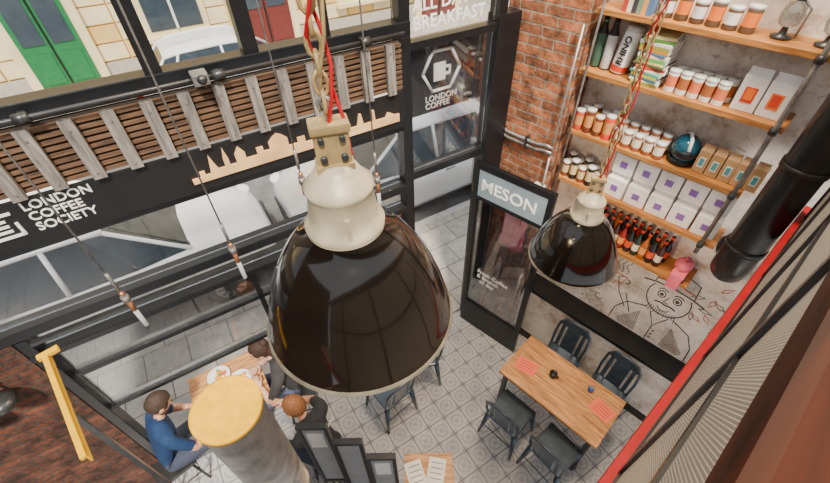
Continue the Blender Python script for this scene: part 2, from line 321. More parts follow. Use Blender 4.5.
# shelf 2
b=MB()
for q,(xx,cp) in enumerate(((-1.26,(.1,.35,.2)),(-1.185,(.05,.05,.06)))):
    b.lathe([(0,0),(.033,0),(.035,.01),(.035,.23),(.02,.27),(.016,.3),(.018,.31),(.018,.335),(0,.335)],(xx,.12,3.301),blackm,16,mats=[blackm,blackm,tinm if q else col('bottle_green',(.05,.12,.08)),blackm,blackm,col('cap%d'%q,cp),blackm,blackm])
b.done('thermos_bottle_pair',WM)
b=MB(); 
b.lathe([(0,0),(.055,0),(.057,.01),(.057,.05),(.057,.26),(.054,.275),(.058,.28),(.058,.30),(0,.305)],(0,0,0),white,20,mats=[white,white,redl,white,white,tinm,tinm,tinm])
cn=b.done('milk_canister',WM@Matrix.Translation((-1.085,.12,3.312))@Matrix.Rotation(R(7),4,'Y')); text('RHINO',.06,Matrix.Translation((.02,-.059,.06))@Matrix.Rotation(R(90),4,'X')@Matrix.Rotation(R(90),4,'Z'),blackm,cn)
b=MB(); z=3.301; cols=[(.30,.40,.06),(.8,.74,.5),(.05,.2,.28),(.65,.55,.05),(.1,.42,.3),(.85,.8,.66),(.6,.08,.04),(.1,.12,.05),(.7,.62,.2),(.15,.45,.12),(.85,.78,.55),(.08,.2,.4),(.7,.3,.04),(.35,.4,.06),(.8,.8,.75),(.12,.25,.05),(.75,.66,.3)]
for i,c in enumerate(cols):
    h=random.uniform(.014,.024); w=random.uniform(.17,.205); rot=Matrix.Rotation(random.uniform(-.14,.14),3,'Z'); m=col('book_%d'%i,c)
    b.box((-.87,.125,z+h/2),(w,.2,h-.001),m,rot,.002); b.box(Vector((-.87,.125,z+h/2))+rot@Vector((.003,0,0)),(w,.19,h*.7),paperw,rot); z+=h
b.done('book_stack',WM)
b=MB()
for i in range(10):
    x=-.71+.072*(i%5)+(.02 if i>4 else 0); can(b,x,.06+.085*(i//5),3.301,.033,.14,col('tin_white',(.80,.76,.70)),tinm,col('tin_label_a',(.40,.13,.04)) if i%2 else col('tin_label_b',(.80,.20,.08)))
b.done('coffee_tin_row',WM)
b=MB(); bag(b,-.29,.10,3.301,.125,.075,.25,paperw,redl,.05,orange); bag(b,-.155,.10,3.301,.125,.075,.25,paperw,col('orange_label',(.85,.22,.04)),-.05,redl); b.done('coffee_bag_pair',WM)
# shelf 3
b=MB()
for i in range(8): can(b,-1.23+.078*(i%4),.05+.1*(i//4),2.841,.034,.16+.03*(i%2),brownj if i%3 else redl,tinm,col('jar_label',(.66,.28,.09)))
b.done('spice_jar_group',WM)
b=MB()
for i in range(10): can(b,-.92+.078*(i%5),.05+.09*(i//5),2.841,.034,.125+.03*(i//5),col('can_brown',(.34,.10,.035)),tinm,col('can_label',(.82,.73,.56)))
b.done('coffee_can_row',WM)
b=MB() # helmet
teal=col('helmet_teal',(.01,.08,.13),.12); 
b.sph((0,0,.10),(.09,.105,.1),teal,None,24,14); b.lathe([(.078,.012),(.085,.0),(.092,.015),(.092,.035),(.083,.04)],(0,0,0),blackm,24)
b.sph((0,-.04,.095),(.078,.075,.042),blackm,None,20,10); b.b2(-.095,.095,-.02,.02,.06,.085,blackm,.006)
b.tube([(0,-.105,.13),(0,-.06,.19),(0,.02,.203),(0,.085,.17)],.012,white,8)
b.done('motorcycle_helmet',at(WM,-.47,.125,2.842,.4))
b=MB()
for i in range(5): bag(b,-.335+.078*i,.09,2.841,.074,.07,.2,kraft,paperw,random.uniform(-.08,.08),col('teal_label',(.08,.36,.38)))
b.done('kraft_coffee_bag_row',WM)
# shelf 4
b=MB()
for i in range(9): can(b,-1.23+.072*(i%5),.05+.09*(i//5),2.401,.031,.14+.04*(i%2),blackm if i%2 else brownj,tinm,col('jar_label2',(.6,.45,.25)))
b.done('tea_jar_group',WM)
b=MB()
for r_ in range(2):
    for i in range(5): bag(b,-.79+.168*i,.10+.02*r_,2.401+.205*r_,.155,.13,.2,paperw,paperw,random.uniform(-.08,.08),purple)
b.done('white_coffee_bag_stack',WM)
# shelf 5
b=MB(); cc=[(.02,.02,.02),(.30,.02,.015),(.05,.02,.015),(.02,.02,.03),(.45,.12,.02),(.02,.05,.04)]
for i in range(22):
    m=col('syrup_%d'%(i%6),cc[(i*5)%6],.15); lb=col('syrup_label_%d'%(i%3),[(.80,.10,.03),(.8,.75,.6),(.85,.34,.09)][i%3])
    b.lathe([(0,0),(.027,0),(.029,.01),(.029,.05),(.029,.12),(.029,.15),(.012,.2),(.012,.24),(.015,.24),(.015,.27),(0,.27)],(-.90+.062*(i%11)+.02*(i//11),.06+.085*(i//11),1.951),m,14,mats=[m,m,m,lb,m,m,m,blackm,redl,blackm])
b.done('syrup_bottle_row',WM)
b=MB(); pink=col('pink_cloth',(.85,.17,.26),.9)
vs=b.sph((0,0,.07),(.06,.08,.068),pink,None,20,14)
for v in vs: v.co+=Vector((random.uniform(-.008,.008),random.uniform(-.012,.012),random.uniform(-.006,.01)))
b.b2(-.04,.05,-.145,-.13,-.08,.05,pink,.005); b.b2(-.045,.055,-.145,-.02,.045,.065,pink,.006)
b.done('pink_towel',at(WM,-.10,.125,1.953))
# top shelf
b=MB(); clear=glass_mat('jar_glass',(.75,.8,.8),.5)
for x,hh in ((-.30,.0),(-.1,.02)):
    b.lathe([(0,0),(.05,0),(.052,.012),(.02,.02),(.015,.05),(.045,.07),(.055,.11),(.045,.16),(.02,.18),(.03,.2),(.035,.26),(.0,.27)],(x,.12,3.701),steeld,18,mats=[steeld]*4+[clear]*4+[steeld]*3)
    b.tube([(x+.06,.12,3.71),(x+.065,.12,3.85+hh),(x,.12,3.9+hh)],.006,steel,6)
b.done('siphon_brewer_pair',WM)
b=MB()
for i,c in enumerate([(.5,.05,.04),(.85,.8,.6),(.05,.05,.06),(.2,.3,.2),(.8,.4,.1),(.1,.2,.4)]): b.b2(-1.15+.03*i+.001,-1.12+.03*i,.03,.2,3.701,3.93-.01*i,col('bk%d'%i,c))
b.done('book_row',WM)
b=MB()
for i in range(6): can(b,-.90+.088*i,.09,3.701,.038,.12+.02*(i%2),col('tin_dark',(.12,.07,.04)),tinm,orange if i%2 else paperw)
b.done('tea_tin_row',WM)
b=MB(); b.lathe([(0,0),(.06,0),(.07,.02),(.06,.12),(.075,.15),(0,.16)],(.10,.12,3.701),steel,20); b.tube([(.16,.12,3.73),(.21,.12,3.77),(.16,.12,3.82)],.008,blackm,8); b.done('metal_jug',WM)
# ------------------------------------------------------------------ pillar details
b=MB()
for i,z in enumerate((2.62,2.57)):
    b.tube([(-1.93,-.03,z+.04),(-1.9,-.03,z+.03),(-1.8,-.03,z),(-1.5,-.03,z),(-1.42,-.03,z+.02),(-1.345,-.03,z+.02)],.016,steel,10)
for x in (-1.37,): b.tube([(x,-.03,2.64),(x+.02,-.04,2.7),(x+.03,-.04,3.6)],.010,steel,10)
b.tube([(-1.36,-.03,2.55),(-1.36,-.03,1.75),(-1.4,-.03,1.7),(-1.4,-.03,1.2)],.010,steel,10)
for x in (-1.85,-1.6): b.b2(x-.01,x+.01,-.05,-.001,2.54,2.66,steeld)
b.b2(-1.44,-1.34,-.05,-.001,2.05,2.25,col('junction_grey',(.6,.62,.63),.5),.006)
b.done('conduit_pipe',WM)
b=MB(); b.b2(-1.90,-1.85,-.03,-.001,2.72,2.79,red,.006); b.tube([(-1.875,-.045,2.755),(-1.875,-.03,2.755)],.014,white,10); b.done('fire_alarm_button',WM)
b=MB(); b.b2(-1.12,-1.02,.235,.249,1.12,1.24,red); b.b2(-1.10,-1.04,.232,.236,1.15,1.21,white); b.done('fire_safety_sign',WM)
b=MB()
prof=[(-.09,.3),(.09,.3),(.13,.24),(.12,.0),(.14,-.26),(.05,-.3),(-.04,-.27),(-.14,-.3),(-.12,0),(-.13,.24)]
b.poly([(x,-.05,z) for x,z in prof],(0,.04,0),pink); b.tube([(0,-.03,.3),(0,-.02,.36)],.01,steel,6); b.done('hanging_pink_apron',at(WM,-1.56,0,1.62))
# duct
b=MB(); blkd=mat('duct_black',(.010,.010,.011),.3,.1,.3)
b.tube([(.14,-.14,5),(.14,-.14,3.4),(.14,-.14,2.55),(.14,-.13,2.45),(.14,-.08,2.35),(.14,.02,2.30),(.14,.245,2.29)],.108,blkd,28)
for z in (3.9,3.2,2.6): b.tube([(.14,-.14,z-.02),(.14,-.14,z+.02)],.116,blkd,28)
b.tube([(.14,.2,2.29),(.14,.248,2.29)],.135,steeld,28); b.done('ventilation_duct',WM)
# mural
b=MB(); ink=mat('mural_ink',(.02,.018,.016),.8); inkr=mat('mural_red',(.50,.10,.05),.8)
MX,MZ,MS=-.06,1.50,1.5
def mp(p): return [(MX+(x)*MS,.2475,MZ+(z)*MS) for x,z in p]
def arc(cx,cz,r,a0,a1,n=14,e=1.0): return [(cx+r*math.cos(R(a0+(a1-a0)*i/n)),cz+r*e*math.sin(R(a0+(a1-a0)*i/n))) for i in range(n+1)]
def dr(p,r=.0045,m=ink): b.tube(mp(p),r,m,5)
dr(arc(0,0,.12,150,390,24,1.15)); dr([(-.17,.07),(-.1,.09),(0,.10),(.1,.09),(.17,.07)],.006); dr([(-.11,.095),(-.1,.2),(-.03,.225),(.04,.22),(.1,.2),(.11,.095)]); dr([(-.108,.125),(0,.14),(.108,.125)],.007,inkr)
for sx in (-.045,.045): dr(arc(sx,.02,.022,0,360,12,1.2),.004); dr(arc(sx,.018,.007,0,360,8),.006); dr(arc(sx,.035,.03,30,150,8),.004)
dr([(0,.02),(-.018,-.03),(.01,-.035)],.004); dr([(-.06,-.055),(-.03,-.045),(0,-.052),(.03,-.045),(.06,-.055)],.007); dr(arc(0,-.07,.035,200,340),.004)
for k in range(12): dr([(-.075+.0137*k,-.09-.02*math.sin(k*.28)),(-.085+.0155*k,-.14-.015*(k%2))],.003)
dr([(-.08,-.13),(-.19,-.18),(-.24,-.28),(-.25,-.40)]); dr([(.08,-.13),(.19,-.18),(.24,-.28),(.25,-.40)]); dr([(-.05,-.15),(0,-.26),(.05,-.15)]); dr([(0,-.26),(0,-.40)])
for k in range(3): dr(arc(.02,-.3-.035*k,.006,0,360,6),.004)
dr([(-.19,-.24),(-.26,-.14),(-.30,-.02),(-.27,.0)]); dr([(-.15,-.26),(-.22,-.12)]); dr([(-.35,.0),(-.33,-.07),(-.27,-.07),(-.25,.0),(-.35,.0)],.005,inkr); dr(arc(-.245,-.03,.02,-90,90,8),.004)
for k in range(3): dr([(-.33+.03*k+.01*math.sin(i*1.3),.02+.018*i) for i in range(7)],.003)
for k in range(14):
    dr([(.10+.009*k,-.2-.012*k),(.09+.008*k,-.39)],.0022); dr([(-.10-.008*k,-.2-.012*k),(-.08-.008*k,-.39)],.0022)
for k in range(16): # leaves and petals
    cx_=.24+.10*math.cos(k*1.4); cz_=-.10+.022*k; a=k*.9
    dr([(cx_,cz_),(cx_+.03*math.cos(a)-.012*math.sin(a),cz_+.03*math.sin(a)+.012*math.cos(a)),(cx_+.07*math.cos(a),cz_+.07*math.sin(a)),(cx_+.03*math.cos(a)+.012*math.sin(a),cz_+.03*math.sin(a)-.012*math.cos(a)),(cx_,cz_)],.003,ink if k%3 else inkr)
for k in range(12):
    a=-.45+.03*(k%4); c=.22-.045*k; dr(arc(a,c,.024,40*k,40*k+260,10),.003,ink if k%4 else inkr)
for s0 in range(6):
    x0_=-.72
    for wd in range(4): dr([(x0_+.055*wd+.004*i,.05-.05*s0+.012*math.sin(i*2.1+s0+wd)) for i in range(10)],.0026)
for k in range(24):
    a=random.uniform(-.66,-.3); c=random.uniform(-.38,.22); dr(arc(a,c,random.uniform(.006,.02),random.uniform(0,90),random.uniform(200,400),8,1),.0025)
b.done('wall_mural',WM)
# ------------------------------------------------------------------ mezzanine
b=MB(); b.b2(-2.5,3.0,-3,-.09,2.72,2.9,mat('mezz_floor',(.10,.06,.035),.6)); b.b2(-2.5,3.0,-.09,-.062,2.78,2.90,red); b.done('mezzanine_floor',RM)
b=MB()
for k in range(7):
    x=-1.2+k*.68; b.b2(x-.016,x+.016,-.12,-.088,2.9,4.1,steeld,.004)
    if k<6:
        b.b2(x+.016,x+.664,-.104,-.100,2.92,4.05,meshp)
        for z in (2.915,3.68,4.06): b.b2(x+.016,x+.664,-.11,-.092,z-.012,z+.012,black)
b.b2(-1.4,2.98,-.32,-.075,4.08,4.16,railwood,.02)
b.done('mezzanine_railing',RM)
# ------------------------------------------------------------------ pendant lamps
def pendant(name,x,y,z,rot,sc=1.0):
    b=MB()
    rimm=mat('rim_metal',(.36,.32,.24),.4,.4,.3,20)
    pr=[(.242,-.002),(.254,.0),(.257,.007),(.250,.015),(.244,.045),(.229,.10),(.209,.155),(.183,.21),(.153,.258),(.123,.297),(.088,.326),(.088,.33),(.09,.34),(.080,.346),(.076,.37),(.069,.425),(.073,.43),(.073,.44),(.06,.45),(.046,.475),(.03,.49),(0,.495)]
    mm=[rimm,rimm,rimm]+[enamel]*7+[cream]*12
    b.lathe(pr,(0,0,0),enamel,64,mats=mm[:len(pr)-1])
    b.lathe([(.242,-.002),(.242,.02),(.234,.045),(.219,.10),(.199,.15),(.173,.205),(.14,.253),(.08,.30),(0,.315)],(0,0,0),white,48)
    bulb=mat('bulb',(1,.78,.45),.4,emit=3); b.sph((0,0,.13),(.045,.045,.07),bulb); b.tube([(0,0,.19),(0,0,.30)],.022,white,12)
    for k in range(3):
        a=R(120*k+30); b.b2(.078*math.cos(a)-.005,.078*math.cos(a)+.005,.078*math.sin(a)-.005,.078*math.sin(a)+.005,.345,.40,cream)
    yb=mat('aged_yellow',(.40,.28,.12),.5,.2,.4,20)
    b.b2(-.034,.034,-.016,.016,.475,.575,yb,.004); b.b2(-.038,.038,-.022,.022,.475,.495,yb,.004); b.b2(-.038,.038,-.022,.022,.56,.58,yb,.004)
    for q in (-.02,.02):
        b.tube([(q,-.026,.51),(q,.026,.51)],.007,steeld,8); b.tube([(q,-.026,.55),(q,.026,.55)],.006,steeld,8)
    b.tube([(0,0,.57),(0,0,.6),(.012,0,.615),(0,0,.63),(-.012,0,.615),(-.008,0,.6)],.005,steel,6)
    zz=.615;k=0
    while z+zz<5.6: # chain
        pts=[]
        for j in range(11):
            a=2*math.pi*j/10; c,s_=math.cos(a)*.012,math.sin(a)*.022
            pts.append((c,0,zz+s_) if k%2 else (0,c,zz+s_))
        b.tube(pts,.004,yb,6,False); zz+=.033;k+=1
    for q,(m,am,ph) in enumerate(((red,.020,0),(yb,.014,2),(red,.012,4))):
        pts=[(0.035 if q==0 else .02*(q-1),.0,.5)]
        for i in range(30):
            h=.58+i*(5.6-z-.58)/29; pts.append((am*math.cos(i*1.1+ph)+.01,am*math.sin(i*1.1+ph),h))
        b.tube(pts,.0035,m,6,False)
    return b.done(name,Matrix.Translation((x,y,z))@Matrix.Rotation(rot,4,'Z')@Matrix.Scale(sc,4))
pendant('pendant_lamp',-.152,.686,3.578,R(15),.975); pendant('pendant_lamp',.882,1.60,2.80,R(-20),.94)
# hanging rods with tubes
def rod(x,y,z):
    b=MB(); b.tube([(0,0,.15),(0,0,5.6-z)],.0045,steel,6); br=mat('copper',(.55,.25,.12),.3,.8)
    b.tube([(0,0,.12),(0,0,.2)],.014,br,10); b.tube([(0,0,.2),(0,0,.24)],.02,steel,10); b.sph((0,0,.26),.014,br)
    b.tube([(.0,0,.3),(0,0,.42)],.009,steel,8)
    b.tube([(0,0,-.03),(0,0,-.02),(0,0,.12)],[.006,.013,.013],mat('frosted_tube',(.42,.45,.47),.15),10)
    b.done('hanging_bulb_rod',Matrix.Translation((x,y,z)))
for p in ((-1.555,1.40,2.55),(-1.056,1.70,2.6),(-.638,1.95,2.9),(-.234,2.19,2.72)): rod(*p)
# ------------------------------------------------------------------ big tube + bracket + left bits
b=MB(); b.lathe([(0,0),(.11,0),(.11,1.0),(.113,1.0),(.113,1.03),(.11,1.03),(.11,2.3),(.113,2.3),(.113,2.33),(.11,2.33),(.11,3.14),(.116,3.14),(.116,3.165),(.108,3.165),(0,3.16)],(0,0,0),steel,40,mats=[steel]*11+[yellow]*3)
b.done('steel_column',Matrix.Translation((-.64,.61,0)))
b=MB(); BM=frame(-1.0,.45,-.693,.7206)
b.b2(0,.50,-.009,.009,3.19,3.205,yellow,.003); b.b2(0,.50,-.009,-.004,3.165,3.2,yellow); b.b2(.475,.50,-.045,.022,3.19,3.208,yellow,.003); b.b2(.2,.22,-.008,.008,0.0,3.19,steeld)
b.b2(.16,.26,-.05,.05,0,.02,steeld); b.done('yellow_bracket',BM)
for x,z in ((-1.60,2.06),(-1.80,2.0)):
    b=MB()
    b.lathe([(0,.05),(.05,.05),(.085,.03),(.09,0),(.075,-.02),(.07,-.005),(0,0)],(x,-.16,z),steeld,20)
    b.tube([(x,-.16,z+.04),(x,-.12,z+.12),(x,-.065,z+.12)],.01,blackm,8); b.box((x,-.07,z+.12),(.06,.015,.08),blackm)
    b.done('wall_sconce',FM)
# ------------------------------------------------------------------ dining table + chairs
b=MB()
for k in range(5): b.b2(-.905+0,.125,-.975+.113*k,-.975+.113*k+.111,.72,.75,tablewood,.003)
for x in (-.84,.06):
    for y in (-.93,-.47): b.b2(x-.022,x+.022,y-.022,y+.022,0,.70,steeld,.003)
    b.b2(x-.02,x+.02,-.93,-.47,.68,.72,steeld)
for y in (-.93,-.47): b.b2(-.84,.06,y-.015,y+.015,.66,.72,steeld)
b.done('dining_table',WM)
salmon=mat('salmon_paper',(.90,.17,.10),.7,0,.05)
def menu(x,y,rz,z=.751,M=WM,w=.2,h=.15,m=None,lm=None):
    b=MB(); b.box((0,0,.002),(w,h,.003),m or salmon); 
    for k in range(4): b.box((0,(-.3+.2*k)*h,.0042),(w*.7,.006,.0008),lm or mat('print',(.5,.05,.03),.8))
    b.done('paper_menu',at(M,x,y,z,rz))
menu(-.74,-.75,.2); menu(.0,-.64,-.15)
b=MB(); b.lathe([(0,0),(.03,0),(.035,.01),(.038,.06),(.033,.065),(.03,.02),(0,.015)],(0,0,0),blackm,20); b.tube([(.036,0,.05),(.055,0,.045),(.055,0,.025),(.034,0,.015)],.005,blackm,6); b.done('sugar_bowl',at(WM,-.5,-.66,.751))
b=MB(); b.lathe([(0,0),(.025,0),(.03,.04),(.025,.055),(0,.055)],(0,0,0),col('blue_glaze',(.05,.12,.4),.2),16); b.sph((0,0,.06),(.018,.018,.012),steel); b.done('salt_pot',at(WM,-.17,-.54,.751))
def chair(M,name='metal_chair'):
    b=MB(); g=gunmetal   # faces +y, back at -y
    vs=b.box((0,0,.445),(.35,.35,.022),g,None,.01)
    b.b2(-.17,.17,-.17,.17,.41,.44,g,.004)
    b.b2(-.11,.11,-.11,.11,.456,.459,g)
    for sx in (-1,1):
        for sy in (-1,1):
            a=Vector((sx*.155,sy*.155,.43)); c=Vector((sx*.2,sy*.2,0))
            b.tube([a,(a+c)/2,c],[.03,.021,.013],g,6)
    b.tube([(-.17,.172,.25),(.17,.172,.25)],.006,g,6); b.tube([(-.178,-.178,.2),(.178,-.178,.2)],.006,g,6)
    b.tube([(-.165,-.15,.44),(-.175,-.19,.62),(-.165,-.22,.78),(-.12,-.235,.84),(0,-.24,.855),(.12,-.235,.84),(.165,-.22,.78),(.175,-.19,.62),(.165,-.15,.44)],.013,g,10)
    b.poly([(-.075,-.165,.44),(.075,-.165,.44),(.07,-.235,.85),(-.07,-.235,.85)],(0,.006,0),g)
    for s_ in (-1,1): b.poly([(s_*.095,-.16,.44),(s_*.135,-.16,.44),(s_*.13,-.23,.84),(s_*.095,-.23,.845)],(0,.005,0),g)
    b.poly([(-.16,-.225,.76),(.16,-.225,.76),(.13,-.238,.84),(-.13,-.238,.84)],(0,.006,0),g)
    return b.done(name,M)
chair(at(WM,-.62,-1.10)); chair(at(WM,-.13,-1.09,0,R(-6)))
chair(at(WM,-.60,-.28,0,R(182))); chair(at(WM,-.08,-.29,0,R(176)))
# ------------------------------------------------------------------ stair balustrade
b=MB(); dull=mat('frosted_panel',(.30,.32,.34),.35)
for k in range(3):
    x=-.745+k*.2; y=1.02-.04*k; zt=1.97-.15*k; z_=0 if k==0 else zt-1.0
    b.b2(x,x+.025,y-.015,y+.015,z_,zt,black,.003); b.b2(x+.165,x+.19,y-.015,y+.015,z_,zt,black,.003)
    b.b2(x,x+.19,y-.02,y+.02,zt,zt+.03,black,.004); b.b2(x+.025,x+.165,y-.012,y+.012,zt-1.0,zt-.96,black); b.b2(x+.025,x+.165,y-.005,y+.005,zt-.96,zt,dull)
    b.b2(x+.045,x+.145,y-.009,y-.005,zt-.3,zt-.08,mat('notice_paper',(.75,.74,.70),.7)) if k!=1 else None
b.done('stair_balustrade')
b=MB()
for k in range(2,6):
    x=-.75+k*.215; zt=1.0-.17*k
    b.b2(x,x+.24,.2,.90,zt-.04,zt,greywood); b.b2(x,x+.02,.2,.90,0,zt-.04,black)
b.done('staircase')
b=MB(); b.b2(-.15,.25,-.16,.16,.76,.79,tablewood,.004)
for x in (-.12,.22):
    for y in (-.13,.13): b.b2(x-.012,x+.012,y-.012,y+.012,0,.76,steeld)
SM=Matrix.Translation((.02,1.10,0)); b.done('side_table',SM)
ppr=mat('white_sheet',(.85,.85,.83),.7); pk=mat('print_black',(.1,.1,.1),.8)
menu(-.06,0,.3,.791,SM,.14,.2,ppr,pk); menu(.11,.02,-.2,.791,SM,.14,.2,ppr,pk)
# ------------------------------------------------------------------ window cafe table
TM=frame(-1.82,1.90,*u1)
b=MB()
for k in range(4): b.b2(-.33,.33,-.30+.151*k,-.30+.151*k+.148,.73,.76,tablewood,.003)
b.tube([(0,0,.02),(0,0,.73)],.025,steeld,12); b.box((0,0,.012),(.42,.06,.024),steeld,None,.004); b.box((0,0,.012),(.06,.42,.024),steeld,None,.004); b.box((0,0,.715),(.4,.4,.02),steeld)
b.done('cafe_table',TM)
food=[(.85,.30,.03),(.12,.45,.04),(.9,.70,.25),(.7,.08,.03)]
for i,(x,y) in enumerate(((-.16,-.10),(.12,.02),(-.05,.17))):
    b=MB(); b.lathe([(0,.004),(.06,.004),(.105,.018),(.11,.02),(.105,.024),(.065,.01),(0,.01)],(0,0,0),white,24)
    for k in range(14):
        a=random.uniform(0,6.28); r_=random.uniform(0,.06); b.sph((r_*math.cos(a),r_*math.sin(a),.022),(random.uniform(.014,.028),random.uniform(.014,.024),.014),col('food%d'%(k%4),food[k%4]),None,8,6)
    b.done('food_plate',TM@Matrix.Translation((x,y,.761)))
b=MB(); b.lathe([(0,0),(.028,0),(.034,.11),(.031,.11),(.026,.006),(0,.005)],(0,0,0),clear,16); b.lathe([(0,.006),(.026,.006),(.03,.08),(0,.08)],(0,0,0),orange,16); b.done('juice_glass',TM@Matrix.Translation((.05,-.2,.761)))
# ------------------------------------------------------------------ people
def skin_mesh(verts,edges,rad,sub=1,root=0):
    me=bpy.data.meshes.new('t'); me.from_pydata([Vector(v) for v in verts],edges,[]); o=bpy.data.objects.new('t',me); C.collection.objects.link(o)
    o.modifiers.new('s','SKIN'); sv=me.skin_vertices[0].data
    for i,r in enumerate(rad): sv[i].radius=r if isinstance(r,tuple) else (r,r); sv[i].use_root=(i==root)
    o.modifiers['s'].use_smooth_shade=True; o.modifiers['s'].branch_smoothing=.6
    if sub: o.modifiers.new('u','SUBSURF').levels=sub
    C.view_layer.update(); me2=bpy.data.meshes.new_from_object(o.evaluated_get(C.evaluated_depsgraph_get())); bpy.data.objects.remove(o); return me2
def seg_d(p,a,b):
    ab=b-a; t=max(0,min(1,(p-a).dot(ab)/max(ab.length_squared,1e-9))); return (p-a-ab*t).length
def person(name,M,shirt,pants,skin,hair,handL,handR,lean=.12,headyaw=0,headpitch=20,beard=False,longhair=False,elbL=None,elbR=None,tee=None):
    ms=mat('skin_'+name,skin,.5,0,.06); mh=mat('hair_'+name,hair,.7,0,.3,60,.4); mt=mat('shirt_'+name,shirt,.85,0,.15,20,.2); mp_=mat('pants_'+name,pants,.85); msh=mat('shoe_'+name,(.05,.05,.055),.6)
    V=[];E=[];Rr=[];B=[]
    def v(p,r): V.append(Vector(p));Rr.append(r);return len(V)-1
    def e(a,b,m): E.append((a,b)); B.append((V[a],V[b],m))
    L_=lean
    pel=v((0,0,.54),(.165,.13)); wa=v((0,L_*.35,.70),(.145,.11)); ch=v((0,L_*.8,.87),(.175,.12)); uc=v((0,L_,.98),(.13,.09)); nk=v((0,L_*1.15,1.06),.055); hb=v((0,L_*1.35+.01,1.13),.05)
    e(pel,wa,mt);e(wa,ch,mt);e(ch,uc,mt);e(uc,nk,mt);e(nk,hb,ms)
    for sx,hand,el in ((-1,handL,elbL),(1,handR,elbR)):
        sh=v((sx*.18,L_*.95,.965),.062); elp=Vector(el) if el else Vector((sx*.25,L_+.12,.74)); hd=Vector(hand)
        mid=V[sh].lerp(elp,.62); a=v(mid,.052); c=v(elp,.042); d_=v(elp.lerp(hd,.5),.036); w=v(hd,.026)
        e(uc,sh,mt);e(sh,a,mt);e(a,c,ms);e(c,d_,ms);e(d_,w,ms)
        hp=v((sx*.1,.03,.52),.095); kn=v((sx*.13,.42,.50),.068); cf=v((sx*.13,.43,.3),.055); an=v((sx*.13,.40,.09),.042); to=v((sx*.14,.53,.045),.04)
        e(pel,hp,mp_);e(hp,kn,mp_);e(kn,cf,mp_);e(cf,an,mp_);e(an,to,msh)
    me=skin_mesh(V,E,Rr,2); me.materials.clear(); ml=[ms,mt,mp_,msh]
    for m in ml: me.materials.append(m)
    for p in me.polygons:
        c=p.center; bst=min(B,key=lambda q:seg_d(c,q[0],q[1])-(0.02 if q[2] is mt else 0)); p.material_index=ml.index(bst[2]); p.use_smooth=True
    body=bpy.data.objects.new('body',me); C.collection.objects.link(body)
    root=bpy.data.objects.new(name,None); C.collection.objects.link(root); root.matrix_world=M; body.parent=root
    for sx,hand,el in ((-1,handL,elbL),(1,handR,elbR)):
        elp=Vector(el) if el else Vector((sx*.25,L_+.12,.74)); w=Vector(hand); f=(w-elp).normalized(); up=Vector((0,0,1)); sd=f.cross(up).normalized(); up=sd.cross(f)
        V2=[w-f*.01,w+f*.04,w+f*.075];E2=[(0,1),(1,2)];R2=[(.024,.020),(.036,.015),(.038,.013)]
        for k,ln in enumerate((.062,.072,.067,.052)):
            o_=(-.027+.018*k)*(-sx); p0=w+f*.078+sd*o_; i0=len(V2); V2+= [p0,p0+f*ln*.5-up*.006,p0+f*ln*.85-up*ln*.45]; R2+=[.0095,.0088,.007]; E2+=[(2,i0),(i0,i0+1),(i0+1,i0+2)]
        i0=len(V2); q=sd*(-sx); V2+=[w+f*.04+q*.032,w+f*.07+q*.05-up*.01,w+f*.092+q*.045-up*.02]; R2+=[.013,.0105,.008]; E2+=[(1,i0),(i0,i0+1),(i0+1,i0+2)]
        hm=skin_mesh(V2,E2,R2,1); hm.materials.clear(); hm.materials.append(ms); ho=bpy.data.objects.new('hand',hm); C.collection.objects.link(ho); ho.parent=root
    b=MB(); q=b.sph((0,0,.0),(.075,.092,.112),ms,None,24,18)
    for x in q:
        if x.co.z<-.03: k=(-.03-x.co.z)/.08; x.co.x*=1-.28*k; x.co.y=x.co.y*(1-.2*k)+.012*k
        if x.co.y>.07: x.co.y=.07+(x.co.y-.07)*.6
    b.sph((0,.092,-.012),(.012,.018,.022),ms,None,10,8)
    for s_ in (-1,1):
        b.sph((s_*.03,.076,.012),(.012,.008,.007),white,None,10,6); b.sph((s_*.03,.083,.012),.0045,blackm,None,8,6); b.sph((s_*.03,.08,.032),(.018,.006,.004),mh,None,8,6)
        b.sph((s_*.078,-.005,-.005),(.009,.02,.03),ms,None,10,8)
    b.sph((0,.078,-.05),(.024,.008,.006),mat('lips',(.5,.2,.17),.5),None,10,6)
    q=b.sph((0,-.012,.022),(.084,.096,.104),mh,None,24,18)
    for x in list(q):
        if x.co.y>.045 and x.co.z<.06: x.co.y=.03; x.co.x*=.85
        if x.co.z<-.045 and not longhair: x.co.z=-.045; x.co.x*=.85; x.co.y*=.8
        x.co+=Vector((random.uniform(-.003,.003),random.uniform(-.003,.003),random.uniform(-.003,.003)))
    if longhair:
        b.sph((0,-.06,-.09),(.07,.045,.13),mh,None,16,12); b.sph((0,-.09,.06),(.04,.04,.04),mh)
    if beard:
        b.sph((0,.045,-.075),(.055,.045,.045),mh,None,16,10)
    b.done('head',Matrix.Translation((0,L_*1.35+.045,1.235))@Matrix.Rotation(R(headyaw),4,'Z')@Matrix.Rotation(R(-headpitch),4,'X'),root)
    if tee: text(tee,.075,Matrix.Translation((0,L_-.128,.90))@Matrix.Rotation(R(90-8),4,'X'),white,root,'shirt_print',.003,'CENTER')
    return root
def look(x,y,tx,ty,z=0): # +Y faces target
    a=math.atan2(ty-y,tx-x)-math.pi/2; return Matrix.Translation((x,y,z))@Matrix.Rotation(a,4,'Z')
def stool(M):
    b=MB(); b.box((0,0,.40),(.32,.32,.03),steeld,None,.01)
    for sx in (-1,1):
        for sy in (-1,1): b.tube([(sx*.13,sy*.13,.39),(sx*.16,sy*.16,0)],.012,blackm,8)
    b.tube([(-.145,-.145,.18),(.145,-.145,.18),(.145,.145,.18),(-.145,.145,.18),(-.145,-.145,.18)],.007,blackm,6)
    b.done('stool',M)
